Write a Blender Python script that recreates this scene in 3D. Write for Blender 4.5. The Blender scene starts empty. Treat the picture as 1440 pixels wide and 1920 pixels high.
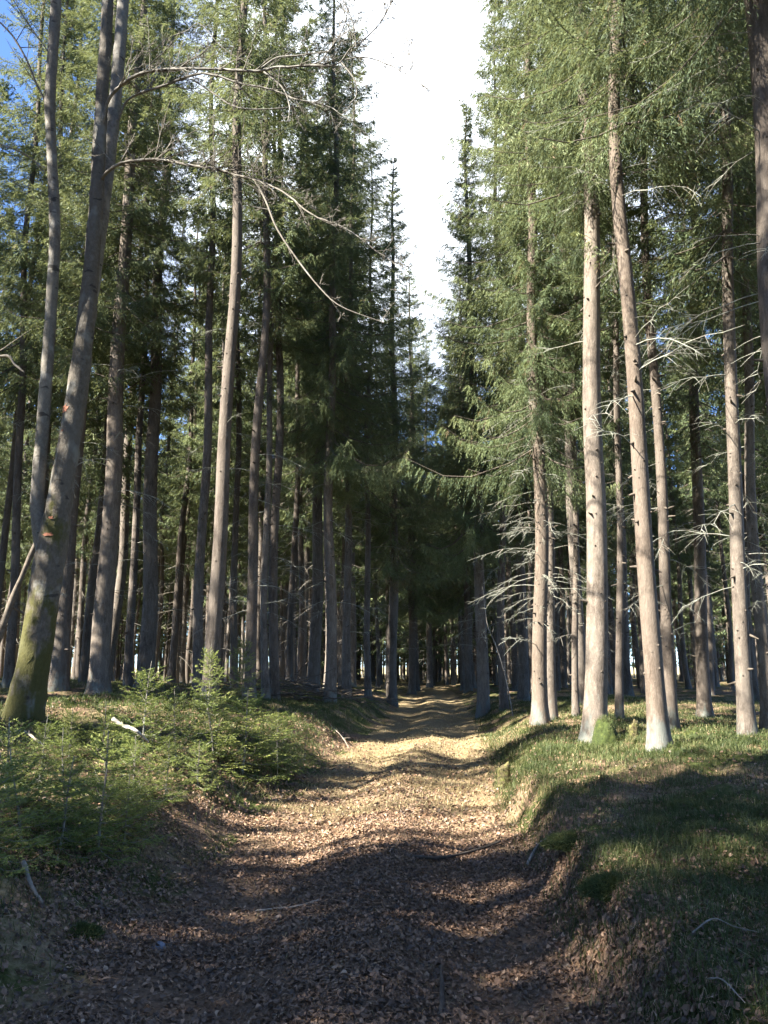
import bpy, math, random
import numpy as np
from mathutils import Vector, Matrix

R = math.radians
sc = bpy.context.scene
col = sc.collection

# ------------------------------------------------------------------ camera, sky, sun, exposure
PITCH = R(11.2)
FPX, CX, CY = 1442.0, 720.0, 960.0           # focal length in photograph pixels
EYE = 1.62
cam = bpy.data.objects.new("camera", bpy.data.cameras.new("camera"))
col.objects.link(cam)
cam.location = (0, 0, EYE)
cam.rotation_euler = (R(90) + PITCH, 0, 0)
cam.data.sensor_fit = 'VERTICAL'
cam.data.sensor_height = 36.0
cam.data.lens = 36.0 * FPX / 1920.0
cam.data.clip_start = 0.05
cam.data.clip_end = 3000
sc.camera = cam

SUN_AZ, SUN_EL = R(-117), R(40)              # azimuth clockwise from +Y, elevation
world = bpy.data.worlds.new("World")
sc.world = world
world.use_nodes = True
wt = world.node_tree
for n in list(wt.nodes):
    wt.nodes.remove(n)
sky = wt.nodes.new('ShaderNodeTexSky')
sky.sky_type = 'NISHITA'
sky.sun_disc = False
sky.sun_elevation = SUN_EL
sky.sun_rotation = SUN_AZ
sky.air_density = 0.6
sky.dust_density = 0.2
sky.ozone_density = 3.0
bg = wt.nodes.new('ShaderNodeBackground')
bg.inputs['Strength'].default_value = 0.07
wo = wt.nodes.new('ShaderNodeOutputWorld')
# added white patch in the sky above the track, standing in for overexposure
wtc = wt.nodes.new('ShaderNodeTexCoord')
wdot = wt.nodes.new('ShaderNodeVectorMath'); wdot.operation = 'DOT_PRODUCT'
wdot.inputs[1].default_value = (0.03, 0.80, 0.60)
wt.links.new(wtc.outputs['Generated'], wdot.inputs[0])
wn = wt.nodes.new('ShaderNodeTexNoise')
wn.inputs['Scale'].default_value = 2.6; wn.inputs['Detail'].default_value = 5
wt.links.new(wtc.outputs['Generated'], wn.inputs['Vector'])
wa = wt.nodes.new('ShaderNodeMath'); wa.operation = 'MULTIPLY_ADD'
wa.inputs[1].default_value = 0.22; wt.links.new(wn.outputs[0], wa.inputs[0]); wt.links.new(wdot.outputs['Value'], wa.inputs[2])
wr = wt.nodes.new('ShaderNodeMapRange'); wr.interpolation_type = 'SMOOTHSTEP'
wr.inputs['From Min'].default_value = 1.02; wr.inputs['From Max'].default_value = 1.11
wr.inputs['To Max'].default_value = 0.95
wt.links.new(wa.outputs[0], wr.inputs['Value'])
wm = wt.nodes.new('ShaderNodeMix'); wm.data_type = 'RGBA'
wm.inputs[7].default_value = (5.6, 6.0, 6.5, 1)
wt.links.new(wr.outputs[0], wm.inputs[0]); wtint = wt.nodes.new('ShaderNodeMix'); wtint.data_type = 'RGBA'; wtint.blend_type = 'MULTIPLY'
wtint.inputs[0].default_value = 1.0; wtint.inputs[7].default_value = (0.80, 0.92, 1.05, 1)      # deep spring blue
wt.links.new(sky.outputs[0], wtint.inputs[6]); wt.links.new(wtint.outputs[2], wm.inputs[6])
wt.links.new(wm.outputs[2], bg.inputs['Color'])
wt.links.new(bg.outputs[0], wo.inputs['Surface'])

sun = bpy.data.objects.new("sun", bpy.data.lights.new("sun", 'SUN'))
col.objects.link(sun)
sun.data.energy = 5.0
sun.data.angle = R(0.55)
sun.data.color = (1.0, 0.93, 0.80)
sdir = Vector((math.sin(SUN_AZ) * math.cos(SUN_EL), math.cos(SUN_AZ) * math.cos(SUN_EL), math.sin(SUN_EL)))
sun.rotation_euler = (-sdir).to_track_quat('-Z', 'Y').to_euler()

sc.view_settings.view_transform = 'Standard'
sc.view_settings.look = 'None'
sc.view_settings.exposure = 3.0
sc.view_settings.gamma = 1.0
sc.render.engine = 'CYCLES'
cy = sc.cycles
cy.max_bounces = 5
cy.diffuse_bounces = 3
cy.glossy_bounces = 1
cy.transmission_bounces = 3
cy.transparent_max_bounces = 4
cy.caustics_reflective = False
cy.caustics_refractive = False
cy.use_adaptive_sampling = True
cy.adaptive_threshold = 0.02
cy.sample_clamp_indirect = 4.0

# ------------------------------------------------------------------ helpers
def rng_of(k):
    return np.random.default_rng(k)

def hash2(ix, iy, seed):
    n = (ix.astype(np.int64) * 374761393 + iy.astype(np.int64) * 668265263 + seed * 974711) & 0xFFFFFFFF
    n = ((n ^ (n >> 13)) * 1274126177) & 0xFFFFFFFF
    n = n ^ (n >> 16)
    return (n & 0xFFFF) / 65535.0

def vnoise(x, y, seed=0):
    x = np.asarray(x, float); y = np.asarray(y, float)
    ix = np.floor(x); iy = np.floor(y)
    fx = x - ix; fy = y - iy
    fx = fx * fx * (3 - 2 * fx); fy = fy * fy * (3 - 2 * fy)
    a = hash2(ix, iy, seed); b = hash2(ix + 1, iy, seed)
    c = hash2(ix, iy + 1, seed); d = hash2(ix + 1, iy + 1, seed)
    return (a * (1 - fx) + b * fx) * (1 - fy) + (c * (1 - fx) + d * fx) * fy - 0.5

def fbm(x, y, seed=0, o=3):
    s = 0.0; a = 1.0
    for k in range(o):
        s = s + a * vnoise(x * 2.03 ** k, y * 2.03 ** k, seed + 17 * k)
        a *= 0.5
    return s

def sstep(a, b, x):
    t = np.clip((x - a) / (b - a), 0, 1)
    return t * t * (3 - 2 * t)

def nrm(v):
    return v / np.maximum(np.linalg.norm(v, axis=-1, keepdims=True), 1e-9)

class MB:
    """collects arrays of points and faces; build() links them as one mesh object"""
    def __init__(s):
        s.v = []; s.f = []; s.t = []; s.n = 0
    def add(s, v, f, mat=0, tint=None, smooth=False):
        v = np.asarray(v, float).reshape(-1, 3); f = np.asarray(f, np.int64)
        s.v.append(v)
        s.f.append((f + s.n, mat, smooth))
        if tint is None:
            tint = np.full(len(v), 0.5)
        tint = np.asarray(tint, float)
        if tint.ndim and 4 * len(tint) == len(v):
            tint = np.repeat(tint, 4)
        s.t.append(np.broadcast_to(np.asarray(tint, float), (len(v),)))
        s.n += len(v)
    def mesh(s, name, mats):
        me = bpy.data.meshes.new(name)
        v = np.concatenate(s.v)
        me.vertices.add(len(v))
        me.vertices.foreach_set('co', v.astype(np.float32).ravel())
        li = np.concatenate([f.ravel() for f, _, _ in s.f])
        tot = np.concatenate([np.full(len(f), f.shape[1]) for f, _, _ in s.f])
        st = np.concatenate([[0], np.cumsum(tot)[:-1]])
        mi = np.concatenate([np.full(len(f), m) for f, m, _ in s.f])
        sm = np.concatenate([np.full(len(f), q) for f, _, q in s.f])
        me.loops.add(len(li))
        me.loops.foreach_set('vertex_index', li.astype(np.int32))
        me.polygons.add(len(tot))
        me.polygons.foreach_set('loop_start', st.astype(np.int32))
        me.polygons.foreach_set('loop_total', tot.astype(np.int32))
        me.polygons.foreach_set('material_index', mi.astype(np.int32))
        me.polygons.foreach_set('use_smooth', sm.astype(bool))
        for m in mats:
            me.materials.append(m)
        a = me.attributes.new('tint', 'FLOAT', 'POINT')
        a.data.foreach_set('value', np.concatenate(s.t).astype(np.float32))
        me.update(calc_edges=True)
        return me
    def build(s, name, mats, parent=None):
        return link(name, s.mesh(name, mats), parent)

def link(name, me, parent=None):
    o = bpy.data.objects.new(name, me)
    col.objects.link(o)
    if parent is not None:
        o.parent = parent
    return o

def tag(o, label=None, cat=None, group=None, kind=None):
    if label: o['label'] = label
    if cat: o['category'] = cat
    if group: o['group'] = group
    if kind: o['kind'] = kind
    return o

def empty(name, loc):
    o = bpy.data.objects.new(name, None)
    o.empty_display_size = 0.2
    o.location = loc
    col.objects.link(o)
    return o

def tubes(P, rad, k=5):
    """P (m,n,3) polylines, rad (m,n): tube points and quads"""
    P = np.asarray(P, float); rad = np.asarray(rad, float)
    if P.ndim == 2:
        P = P[None]; rad = rad[None]
    m, n, _ = P.shape
    T = np.empty_like(P)
    T[:, 1:-1] = P[:, 2:] - P[:, :-2]
    T[:, 0] = P[:, 1] - P[:, 0]
    T[:, -1] = P[:, -1] - P[:, -2]
    T = nrm(T)
    ref = np.where(np.abs(T[:, :1, 2:3]) > 0.8, np.array([1.0, 0, 0]), np.array([0, 0, 1.0]))
    ref = np.broadcast_to(ref, T.shape)
    A = nrm(np.cross(T, ref)); B = np.cross(T, A)
    th = np.arange(k) * 2 * math.pi / k
    V = P[:, :, None, :] + rad[:, :, None, None] * (np.cos(th)[:, None] * A[:, :, None, :] + np.sin(th)[:, None] * B[:, :, None, :])
    i = np.arange(m)[:, None, None] * n * k; j = np.arange(n - 1)[None, :, None] * k; q = np.arange(k)[None, None, :]; q2 = (q + 1) % k
    F = np.stack([i + j + q, i + j + q2, i + j + k + q2, i + j + k + q], -1).reshape(-1, 4)
    return V.reshape(-1, 3), F

def blades(P, D, S, L, W, mid=0.42):
    """diamond leaf faces: base P, unit direction D, unit side S, length L, width W"""
    L = L[:, None]; W = W[:, None]
    V = np.stack([P, P + D * L * mid + S * W * 0.5, P + D * L, P + D * L * mid - S * W * 0.5], 1).reshape(-1, 3)
    F = np.arange(len(P) * 4).reshape(-1, 4)
    return V, F

# pixels of the photograph -> rays and points
Fv = np.array([0, math.cos(PITCH), math.sin(PITCH)]); Uv = np.array([0, -math.sin(PITCH), math.cos(PITCH)]); Rv = np.array([1.0, 0, 0])
def ray(px, py):
    return Fv + (px - CX) / FPX * Rv - (py - CY) / FPX * Uv
def at(px, py, Y):
    d = ray(px, py)
    return np.array([0, 0, EYE]) + d * (Y / d[1])

# ------------------------------------------------------------------ terrain
PCY = [-60, 0, 4, 7.5, 13, 22, 30, 45, 70, 400]
PCX = [-1.5, -0.35, -0.2, 0.0, 0.5, 1.3, 1.87, 2.7, 3.6, 5]
def path_c(y):
    return np.interp(y, PCY, PCX)

def height(x, y, fine=True):
    x = np.asarray(x, float); y = np.asarray(y, float)
    u = x - path_c(y)
    wob = fbm(x * 0.55, y * 0.55, 3, 2) * 0.45
    far = sstep(18, 60, y)
    # left bank
    ul = -u + wob * 0.6
    hl = (0.55 * sstep(1.35, 2.6, ul) + 0.40 * sstep(2.4, 5.5, ul) + 0.1 * sstep(6, 14, ul)) * (1 - 0.85 * far)
    # right bank, steep and eroded near the eye
    ur = u + wob * 0.5
    near = 1 - sstep(9, 15, y)
    hr = ((0.34 + 0.08 * near) * sstep(1.25, 1.25 + 0.40 * near + 1.1 * (1 - near), ur) + 0.12 * sstep(2, 4, ur) - 0.15 * sstep(5, 11, ur)) * (1 - 0.75 * far)
    hh = np.where(u < 0, hl, hr)
    # ruts and grassy middle ridge
    onp = 1 - sstep(1.2, 1.6, np.abs(u))
    hh = hh + onp * (0.05 * np.exp(-(u / 0.35) ** 2) - 0.05 * np.exp(-((np.abs(u) - 0.75) / 0.28) ** 2))
    off = sstep(1.3, 2.2, np.abs(u))
    hh = hh + fbm(x * 0.25 + 9, y * 0.25, 11, 3) * 0.28 * off * sstep(0, 8, np.abs(u))
    hh = hh + fbm(x * 1.3, y * 1.3, 21, 3) * (0.05 + 0.10 * off)
    hh = hh + fbm(y * 0.45, x * 0.6, 5, 3) * 0.045 * onp * sstep(6, 12, y)
    if fine:
        hh = hh + fbm(x * 5.0, y * 5.0, 31, 3) * (0.022 + 0.05 * off)
    hh = hh - 0.006 * np.maximum(y - 45, 0) * (y < 1e6) + 0.004 * np.maximum(y - 110, 0)
    return hh

def H1(x, y):
    return float(height(np.array([x]), np.array([y]))[0])

def ground_hit(px, py, y0=2.5, y1=90):
    d = ray(px, py)
    ys = np.linspace(y0, y1, 3000)
    P = np.array([0, 0, EYE]) + d[None] * (ys / d[1])[:, None]
    below = P[:, 2] - height(P[:, 0], P[:, 1], False) < 0
    i = int(np.argmax(below)) if below.any() else len(ys) - 1
    return P[i]

# ------------------------------------------------------------------ materials
def mat(name):
    m = bpy.data.materials.new(name)
    m.use_nodes = True
    nt = m.node_tree
    return m, nt, nt.nodes['Principled BSDF'], nt.nodes['Material Output']

def N(nt, t, **kw):
    n = nt.nodes.new(t)
    for k, v in kw.items():
        if k in n.inputs.keys() if hasattr(n.inputs, 'keys') else False:
            n.inputs[k].default_value = v
        else:
            setattr(n, k, v)
    return n

def ramp(nt, src, stops, interp='LINEAR'):
    r = nt.nodes.new('ShaderNodeValToRGB')
    r.color_ramp.interpolation = interp
    e = r.color_ramp.elements
    while len(e) < len(stops):
        e.new(0.5)
    for q, (p, c) in zip(e, stops):
        q.position = p
        q.color = (*c, 1) if len(c) == 3 else c
    nt.links.new(src, r.inputs[0])
    return r.outputs[0]

def mixc(nt, fac, a, b, mode='MIX'):
    m = nt.nodes.new('ShaderNodeMix')
    m.data_type = 'RGBA'
    m.blend_type = mode
    for s, v in ((m.inputs[0], fac), (m.inputs[6], a), (m.inputs[7], b)):
        if isinstance(v, bpy.types.NodeSocket):
            nt.links.new(v, s)
        elif isinstance(v, tuple):
            s.default_value = (*v, 1)
        else:
            s.default_value = v
    return m.outputs[2]

def math_(nt, op, a, b=0.0, clamp=False):
    m = nt.nodes.new('ShaderNodeMath')
    m.operation = op
    m.use_clamp = clamp
    for s, v in ((m.inputs[0], a), (m.inputs[1], b)):
        if isinstance(v, bpy.types.NodeSocket):
            nt.links.new(v, s)
        else:
            s.default_value = v
    return m.outputs[0]

def noise(nt, vec, scale, detail=4, rough=0.6, dist=0.0):
    n = nt.nodes.new('ShaderNodeTexNoise')
    n.inputs['Scale'].default_value = scale
    n.inputs['Detail'].default_value = detail
    n.inputs['Roughness'].default_value = rough
    n.inputs['Distortion'].default_value = dist
    nt.links.new(vec, n.inputs['Vector'])
    return n.outputs[0]

def mapping(nt, vec, scale):
    m = nt.nodes.new('ShaderNodeMapping')
    m.inputs['Scale'].default_value = scale
    nt.links.new(vec, m.inputs['Vector'])
    return m.outputs[0]

def bump(nt, h, bsdf, strength=0.5, dist=0.02):
    b = nt.nodes.new('ShaderNodeBump')
    b.inputs['Strength'].default_value = strength
    b.inputs['Distance'].default_value = dist
    nt.links.new(h, b.inputs['Height'])
    nt.links.new(b.outputs[0], bsdf.inputs['Normal'])

def attr_tint(nt):
    a = nt.nodes.new('ShaderNodeAttribute')
    a.attribute_name = 'tint'
    return a.outputs['Fac']

def needle_mat(name, stops, transl=(0.10, 0.13, 0.03), tw=0.28):
    m, nt, b, out = mat(name)
    t = attr_tint(nt)
    oi = nt.nodes.new('ShaderNodeObjectInfo')
    f = math_(nt, 'ADD', t, math_(nt, 'MULTIPLY', math_(nt, 'SUBTRACT', oi.outputs['Random'], 0.5), 0.25), True)
    c = ramp(nt, f, stops)
    nt.links.new(c, b.inputs['Base Color'])
    b.inputs['Roughness'].default_value = 0.6
    b.inputs['Specular IOR Level'].default_value = 0.18
    tr = nt.nodes.new('ShaderNodeBsdfTranslucent')
    tr.inputs['Color'].default_value = (*transl, 1)
    mx = nt.nodes.new('ShaderNodeMixShader')
    mx.inputs[0].default_value = tw
    nt.links.new(b.outputs[0], mx.inputs[1])
    nt.links.new(tr.outputs[0], mx.inputs[2])
    nt.links.new(mx.outputs[0], out.inputs['Surface'])
    return m

M = {}
M['needles'] = needle_mat('spruce_needles', [(0.0, (0.13, 0.09, 0.055)), (0.10, (0.038, 0.060, 0.036)), (0.5, (0.090, 0.122, 0.058)), (1.0, (0.20, 0.225, 0.11))], (0.18, 0.20, 0.08), 0.28)
M['young'] = needle_mat('young_spruce_needles', [(0.0, (0.10, 0.065, 0.03)), (0.06, (0.055, 0.080, 0.028)), (0.5, (0.155, 0.19, 0.050)), (1.0, (0.27, 0.28, 0.09))], (0.18, 0.22, 0.06))

def bark_mat(name, dark, mid, lite, lichen, lich_h=1.0, moss=0.0, vstretch=0.25, bstr=0.7, patch=None, lich_t=0.86):
    m, nt, b, out = mat(name)
    tc = nt.nodes.new('ShaderNodeTexCoord')
    oi = nt.nodes.new('ShaderNodeObjectInfo')
    addv = nt.nodes.new('ShaderNodeVectorMath'); addv.operation = 'ADD'
    comb = nt.nodes.new('ShaderNodeCombineXYZ')
    for k in range(3):
        nt.links.new(math_(nt, 'MULTIPLY', oi.outputs['Random'], 37.0), comb.inputs[k])
    nt.links.new(tc.outputs['Object'], addv.inputs[0]); nt.links.new(comb.outputs[0], addv.inputs[1])
    v = addv.outputs[0]
    st = mapping(nt, v, (1, 1, vstretch))
    n1 = noise(nt, st, 16, 6, 0.7, 0.4)
    n2 = noise(nt, mapping(nt, v, (1, 1, 0.5)), 2.2, 3, 0.6)
    nf_ = noise(nt, mapping(nt, v, (1, 1, 0.45)), 58, 4, 0.7)
    n1 = math_(nt, 'ADD', math_(nt, 'MULTIPLY', n1, 0.62), math_(nt, 'MULTIPLY', nf_, 0.38))
    c = ramp(nt, n1, [(0.36, dark), (0.5, mid), (0.64, lite)])
    c = mixc(nt, math_(nt, 'MULTIPLY', ramp(nt, n2, [(0.35, (0, 0, 0)), (0.7, (1, 1, 1))]), 0.55), c, lite)
    # per tree brownness
    c = mixc(nt, math_(nt, 'MULTIPLY', oi.outputs['Random'], 0.5), c, mixc(nt, n1, (dark[0] * 1.15, dark[1], dark[2] * 0.85), (mid[0] * 1.1, mid[1] * 0.97, mid[2] * 0.86)))
    sep = nt.nodes.new('ShaderNodeSeparateXYZ')
    nt.links.new(tc.outputs['Object'], sep.inputs[0])
    n3 = noise(nt, mapping(nt, v, (1, 1, 0.45)), 5.5, 5, 0.65)
    lz = math_(nt, 'SUBTRACT', 1.0, math_(nt, 'DIVIDE', sep.outputs[2], lich_h * 1.6), True)
    lm = ramp(nt, math_(nt, 'ADD', math_(nt, 'MULTIPLY', lz, 0.50), math_(nt, 'MULTIPLY', n3, 0.95)), [(lich_t, (0, 0, 0)), (lich_t + 0.13, (1, 1, 1))])
    c = mixc(nt, math_(nt, 'MULTIPLY', lm, 0.75), c, mixc(nt, n1, tuple(q * 0.62 for q in lichen), lichen))
    if patch:
        n4 = noise(nt, mapping(nt, v, (1, 1, 0.7)), 3.1, 3, 0.6)
        c = mixc(nt, ramp(nt, n4, [(0.55, (0, 0, 0)), (0.66, (1, 1, 1))]), c, patch)
        n6 = noise(nt, mapping(nt, v, (1, 1, 2.4)), 3.6, 2, 0.5)
        c = mixc(nt, math_(nt, 'MULTIPLY', ramp(nt, n6, [(0.66, (0, 0, 0)), (0.70, (1, 1, 1))]), 0.8), c, (0.025, 0.022, 0.02))
    if moss > 0:
        n5 = noise(nt, mapping(nt, v, (1, 1, 0.6)), 2.6, 4, 0.65)
        mz = math_(nt, 'SUBTRACT', 1.0, math_(nt, 'DIVIDE', sep.outputs[2], moss), True)
        mm = ramp(nt, math_(nt, 'ADD', math_(nt, 'MULTIPLY', mz, 0.30), math_(nt, 'MULTIPLY', n5, 0.85)), [(0.58, (0, 0, 0)), (0.66, (1, 1, 1))])
        c = mixc(nt, math_(nt, 'MULTIPLY', mm, 0.9), c, mixc(nt, n1, (0.022, 0.024, 0.007), (0.085, 0.080, 0.018)))
    nt.links.new(c, b.inputs['Base Color'])
    b.inputs['Roughness'].default_value = 0.85
    b.inputs['Specular IOR Level'].default_value = 0.2
    bump(nt, n1, b, bstr, 0.03)
    return m

M['bark'] = bark_mat('spruce_bark', (0.026, 0.022, 0.019), (0.080, 0.067, 0.057), (0.17, 0.148, 0.126), (0.13, 0.148, 0.135), 0.8, lich_t=0.90)
M['bark_lichen'] = bark_mat('lichened_spruce_bark', (0.034, 0.028, 0.023), (0.098, 0.080, 0.066), (0.20, 0.172, 0.145), (0.15, 0.17, 0.158), 1.0, lich_t=0.86)
M['deadwood'] = bark_mat('dead_twig_wood', (0.07, 0.065, 0.055), (0.16, 0.148, 0.128), (0.28, 0.262, 0.23), (0.3, 0.32, 0.27))
M['beech'] = bark_mat('smooth_grey_bark', (0.035, 0.030, 0.025), (0.085, 0.076, 0.063), (0.16, 0.148, 0.128), (0.16, 0.17, 0.145), 1.0, 4.2, 0.8, 0.9, (0.15, 0.145, 0.13))
M['beech_up'] = bark_mat('pale_grey_stem_bark', (0.045, 0.042, 0.036), (0.115, 0.109, 0.098), (0.21, 0.20, 0.182), (0.22, 0.23, 0.20), 0.2, 0.8, 0.9, 0.5, (0.21, 0.205, 0.19))

def simple_mat(name, stops, scale=8, rough=0.8, use_tint=False, bstr=0.3, spec=0.25):
    m, nt, b, out = mat(name)
    tc = nt.nodes.new('ShaderNodeTexCoord')
    n1 = noise(nt, tc.outputs['Object'], scale, 5, 0.65)
    src = attr_tint(nt) if use_tint else n1
    nt.links.new(ramp(nt, src, stops), b.inputs['Base Color'])
    b.inputs['Roughness'].default_value = rough
    b.inputs['Specular IOR Level'].default_value = spec
    if bstr:
        bump(nt, n1, b, bstr, 0.01)
    return m

M['paint'] = simple_mat('orange_forester_paint', [(0.38, (0.10, 0.05, 0.035)), (0.52, (0.26, 0.095, 0.05)), (0.7, (0.40, 0.17, 0.10))], 55, 0.7)
M['stone'] = simple_mat('blue_grey_stone', [(0.3, (0.09, 0.10, 0.125)), (0.7, (0.21, 0.23, 0.27))], 30, 0.6)
M['pale_wood'] = simple_mat('bleached_broken_wood', [(0.3, (0.16, 0.14, 0.12)), (0.7, (0.42, 0.39, 0.35))], 30, 0.7)
M['dark_stick'] = simple_mat('dark_dead_stick', [(0.3, (0.035, 0.028, 0.022)), (0.7, (0.12, 0.10, 0.08))], 12, 0.85)
M['stick'] = simple_mat('grey_dead_stick', [(0.3, (0.12, 0.10, 0.08)), (0.7, (0.30, 0.27, 0.23))], 12, 0.85)
M['moss'] = simple_mat('moss', [(0.3, (0.014, 0.020, 0.006)), (0.55, (0.030, 0.042, 0.010)), (0.75, (0.062, 0.074, 0.018))], 18, 0.95, False, 0.8)
M['stump'] = simple_mat('mossy_stump_wood', [(0.32, (0.03, 0.024, 0.014)), (0.5, (0.085, 0.07, 0.035)), (0.68, (0.12, 0.125, 0.035))], 16, 0.9, False, 0.8)
M['leaf'] = simple_mat('dry_beech_leaf', [(0.0, (0.045, 0.033, 0.025)), (0.3, (0.115, 0.074, 0.050)), (0.6, (0.22, 0.135, 0.085)), (0.85, (0.33, 0.205, 0.125)), (1.0, (0.46, 0.34, 0.24))], 8, 0.6, True, 0, 0.4)
M['grass'] = needle_mat('forest_grass', [(0.0, (0.035, 0.048, 0.020)), (0.5, (0.060, 0.078, 0.030)), (0.8, (0.11, 0.12, 0.048)), (1.0, (0.26, 0.22, 0.12))], (0.10, 0.14, 0.03), 0.3)
M['straw'] = needle_mat('dry_grass', [(0.0, (0.13, 0.10, 0.05)), (0.5, (0.27, 0.22, 0.12)), (1.0, (0.44, 0.38, 0.23))], (0.25, 0.2, 0.1), 0.25)

def soil_mat(name, is_path):
    m, nt, b, out = mat(name)
    g = nt.nodes.new('ShaderNodeNewGeometry')
    p = g.outputs['Position']
    fine = noise(nt, p, 22, 6, 0.75)
    med = noise(nt, p, 3.2, 5, 0.65)
    big = noise(nt, p, 0.55, 3, 0.55)
    brown = ramp(nt, fine, [(0.28, (0.055, 0.040, 0.028)), (0.48, (0.145, 0.098, 0.066)), (0.66, (0.24, 0.165, 0.112)), (0.8, (0.32, 0.23, 0.165))])
    straw = ramp(nt, fine, [(0.28, (0.09, 0.068, 0.035)), (0.5, (0.22, 0.175, 0.095)), (0.75, (0.36, 0.30, 0.18))])
    sep = nt.nodes.new('ShaderNodeSeparateXYZ'); nt.links.new(p, sep.inputs[0])
    if is_path:
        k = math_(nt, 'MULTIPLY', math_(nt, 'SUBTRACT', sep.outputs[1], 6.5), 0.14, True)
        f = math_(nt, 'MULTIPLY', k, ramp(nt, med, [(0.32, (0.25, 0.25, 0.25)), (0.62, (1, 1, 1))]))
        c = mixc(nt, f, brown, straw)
    else:
        f = ramp(nt, math_(nt, 'ADD', math_(nt, 'MULTIPLY', big, 0.7), math_(nt, 'MULTIPLY', med, 0.35)), [(0.48, (0, 0, 0)), (0.60, (1, 1, 1))])
        c = mixc(nt, math_(nt, 'MULTIPLY', f, 0.8), brown, straw)
        mossn = noise(nt, p, 1.1, 5, 0.7)
        mc = ramp(nt, fine, [(0.3, (0.016, 0.024, 0.006)), (0.55, (0.042, 0.062, 0.014)), (0.78, (0.095, 0.11, 0.028))])
        c = mixc(nt, math_(nt, 'MULTIPLY', ramp(nt, mossn, [(0.45, (0, 0, 0)), (0.57, (1, 1, 1))]), 0.9), c, mc)
        # open meadow beyond the wood
        far = math_(nt, 'MULTIPLY', math_(nt, 'SUBTRACT', sep.outputs[1], 155.0), 0.05, True)
        c = mixc(nt, far, c, (0.33, 0.30, 0.17))
    nt.links.new(c, b.inputs['Base Color'])
    b.inputs['Roughness'].default_value = 0.95
    b.inputs['Specular IOR Level'].default_value = 0.1
    bump(nt, fine, b, 0.8, 0.03)
    return m
M['soil'] = soil_mat('forest_floor', False)
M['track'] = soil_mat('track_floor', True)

# ------------------------------------------------------------------ ground and path
def axis(dense0, dense1, step, lo, hi, g=1.12):
    a = list(np.arange(dense0, dense1 + 1e-6, step))
    s = step; q = a[-1]
    while q < hi:
        s *= g; q += s; a.append(q)
    s = step; q = a[0]; pre = []
    while q > lo:
        s *= g; q -= s; pre.append(q)
    return np.array(pre[::-1] + a)
gx = axis(-4.2, 5.0, 0.06, -700, 700)
gy = np.concatenate([axis(1.8, 15, 0.06, -60, 15)[:-1], np.arange(15, 45, 0.18), axis(45, 60, 0.5, 45, 900, 1.08)])
gy = np.unique(np.round(gy, 4))
GX, GY = np.meshgrid(gx, gy)
GZ = height(GX, GY)
V = np.stack([GX, GY, GZ], -1).reshape(-1, 3)
nx, ny = len(gx), len(gy)
ii, jj = np.meshgrid(np.arange(nx - 1), np.arange(ny - 1))
Fq = np.stack([jj * nx + ii, jj * nx + ii + 1, (jj + 1) * nx + ii + 1, (jj + 1) * nx + ii], -1).reshape(-1, 4)
cen = V[Fq].mean(1)
uu = cen[:, 0] - path_c(cen[:, 1]) + 0.25 * vnoise(cen[:, 0] * 1.7, cen[:, 1] * 1.7, 77)
onpath = (np.abs(uu) < 1.32) & (cen[:, 1] < 62) & (cen[:, 1] > -40)
def sub(F):
    used, inv = np.unique(F.ravel(), return_inverse=True)
    return V[used], inv.reshape(F.shape)
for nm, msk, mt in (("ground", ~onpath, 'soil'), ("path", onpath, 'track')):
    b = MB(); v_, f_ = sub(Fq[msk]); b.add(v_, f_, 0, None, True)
    tag(b.build(nm, [M[mt]]), kind='structure')

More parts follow.
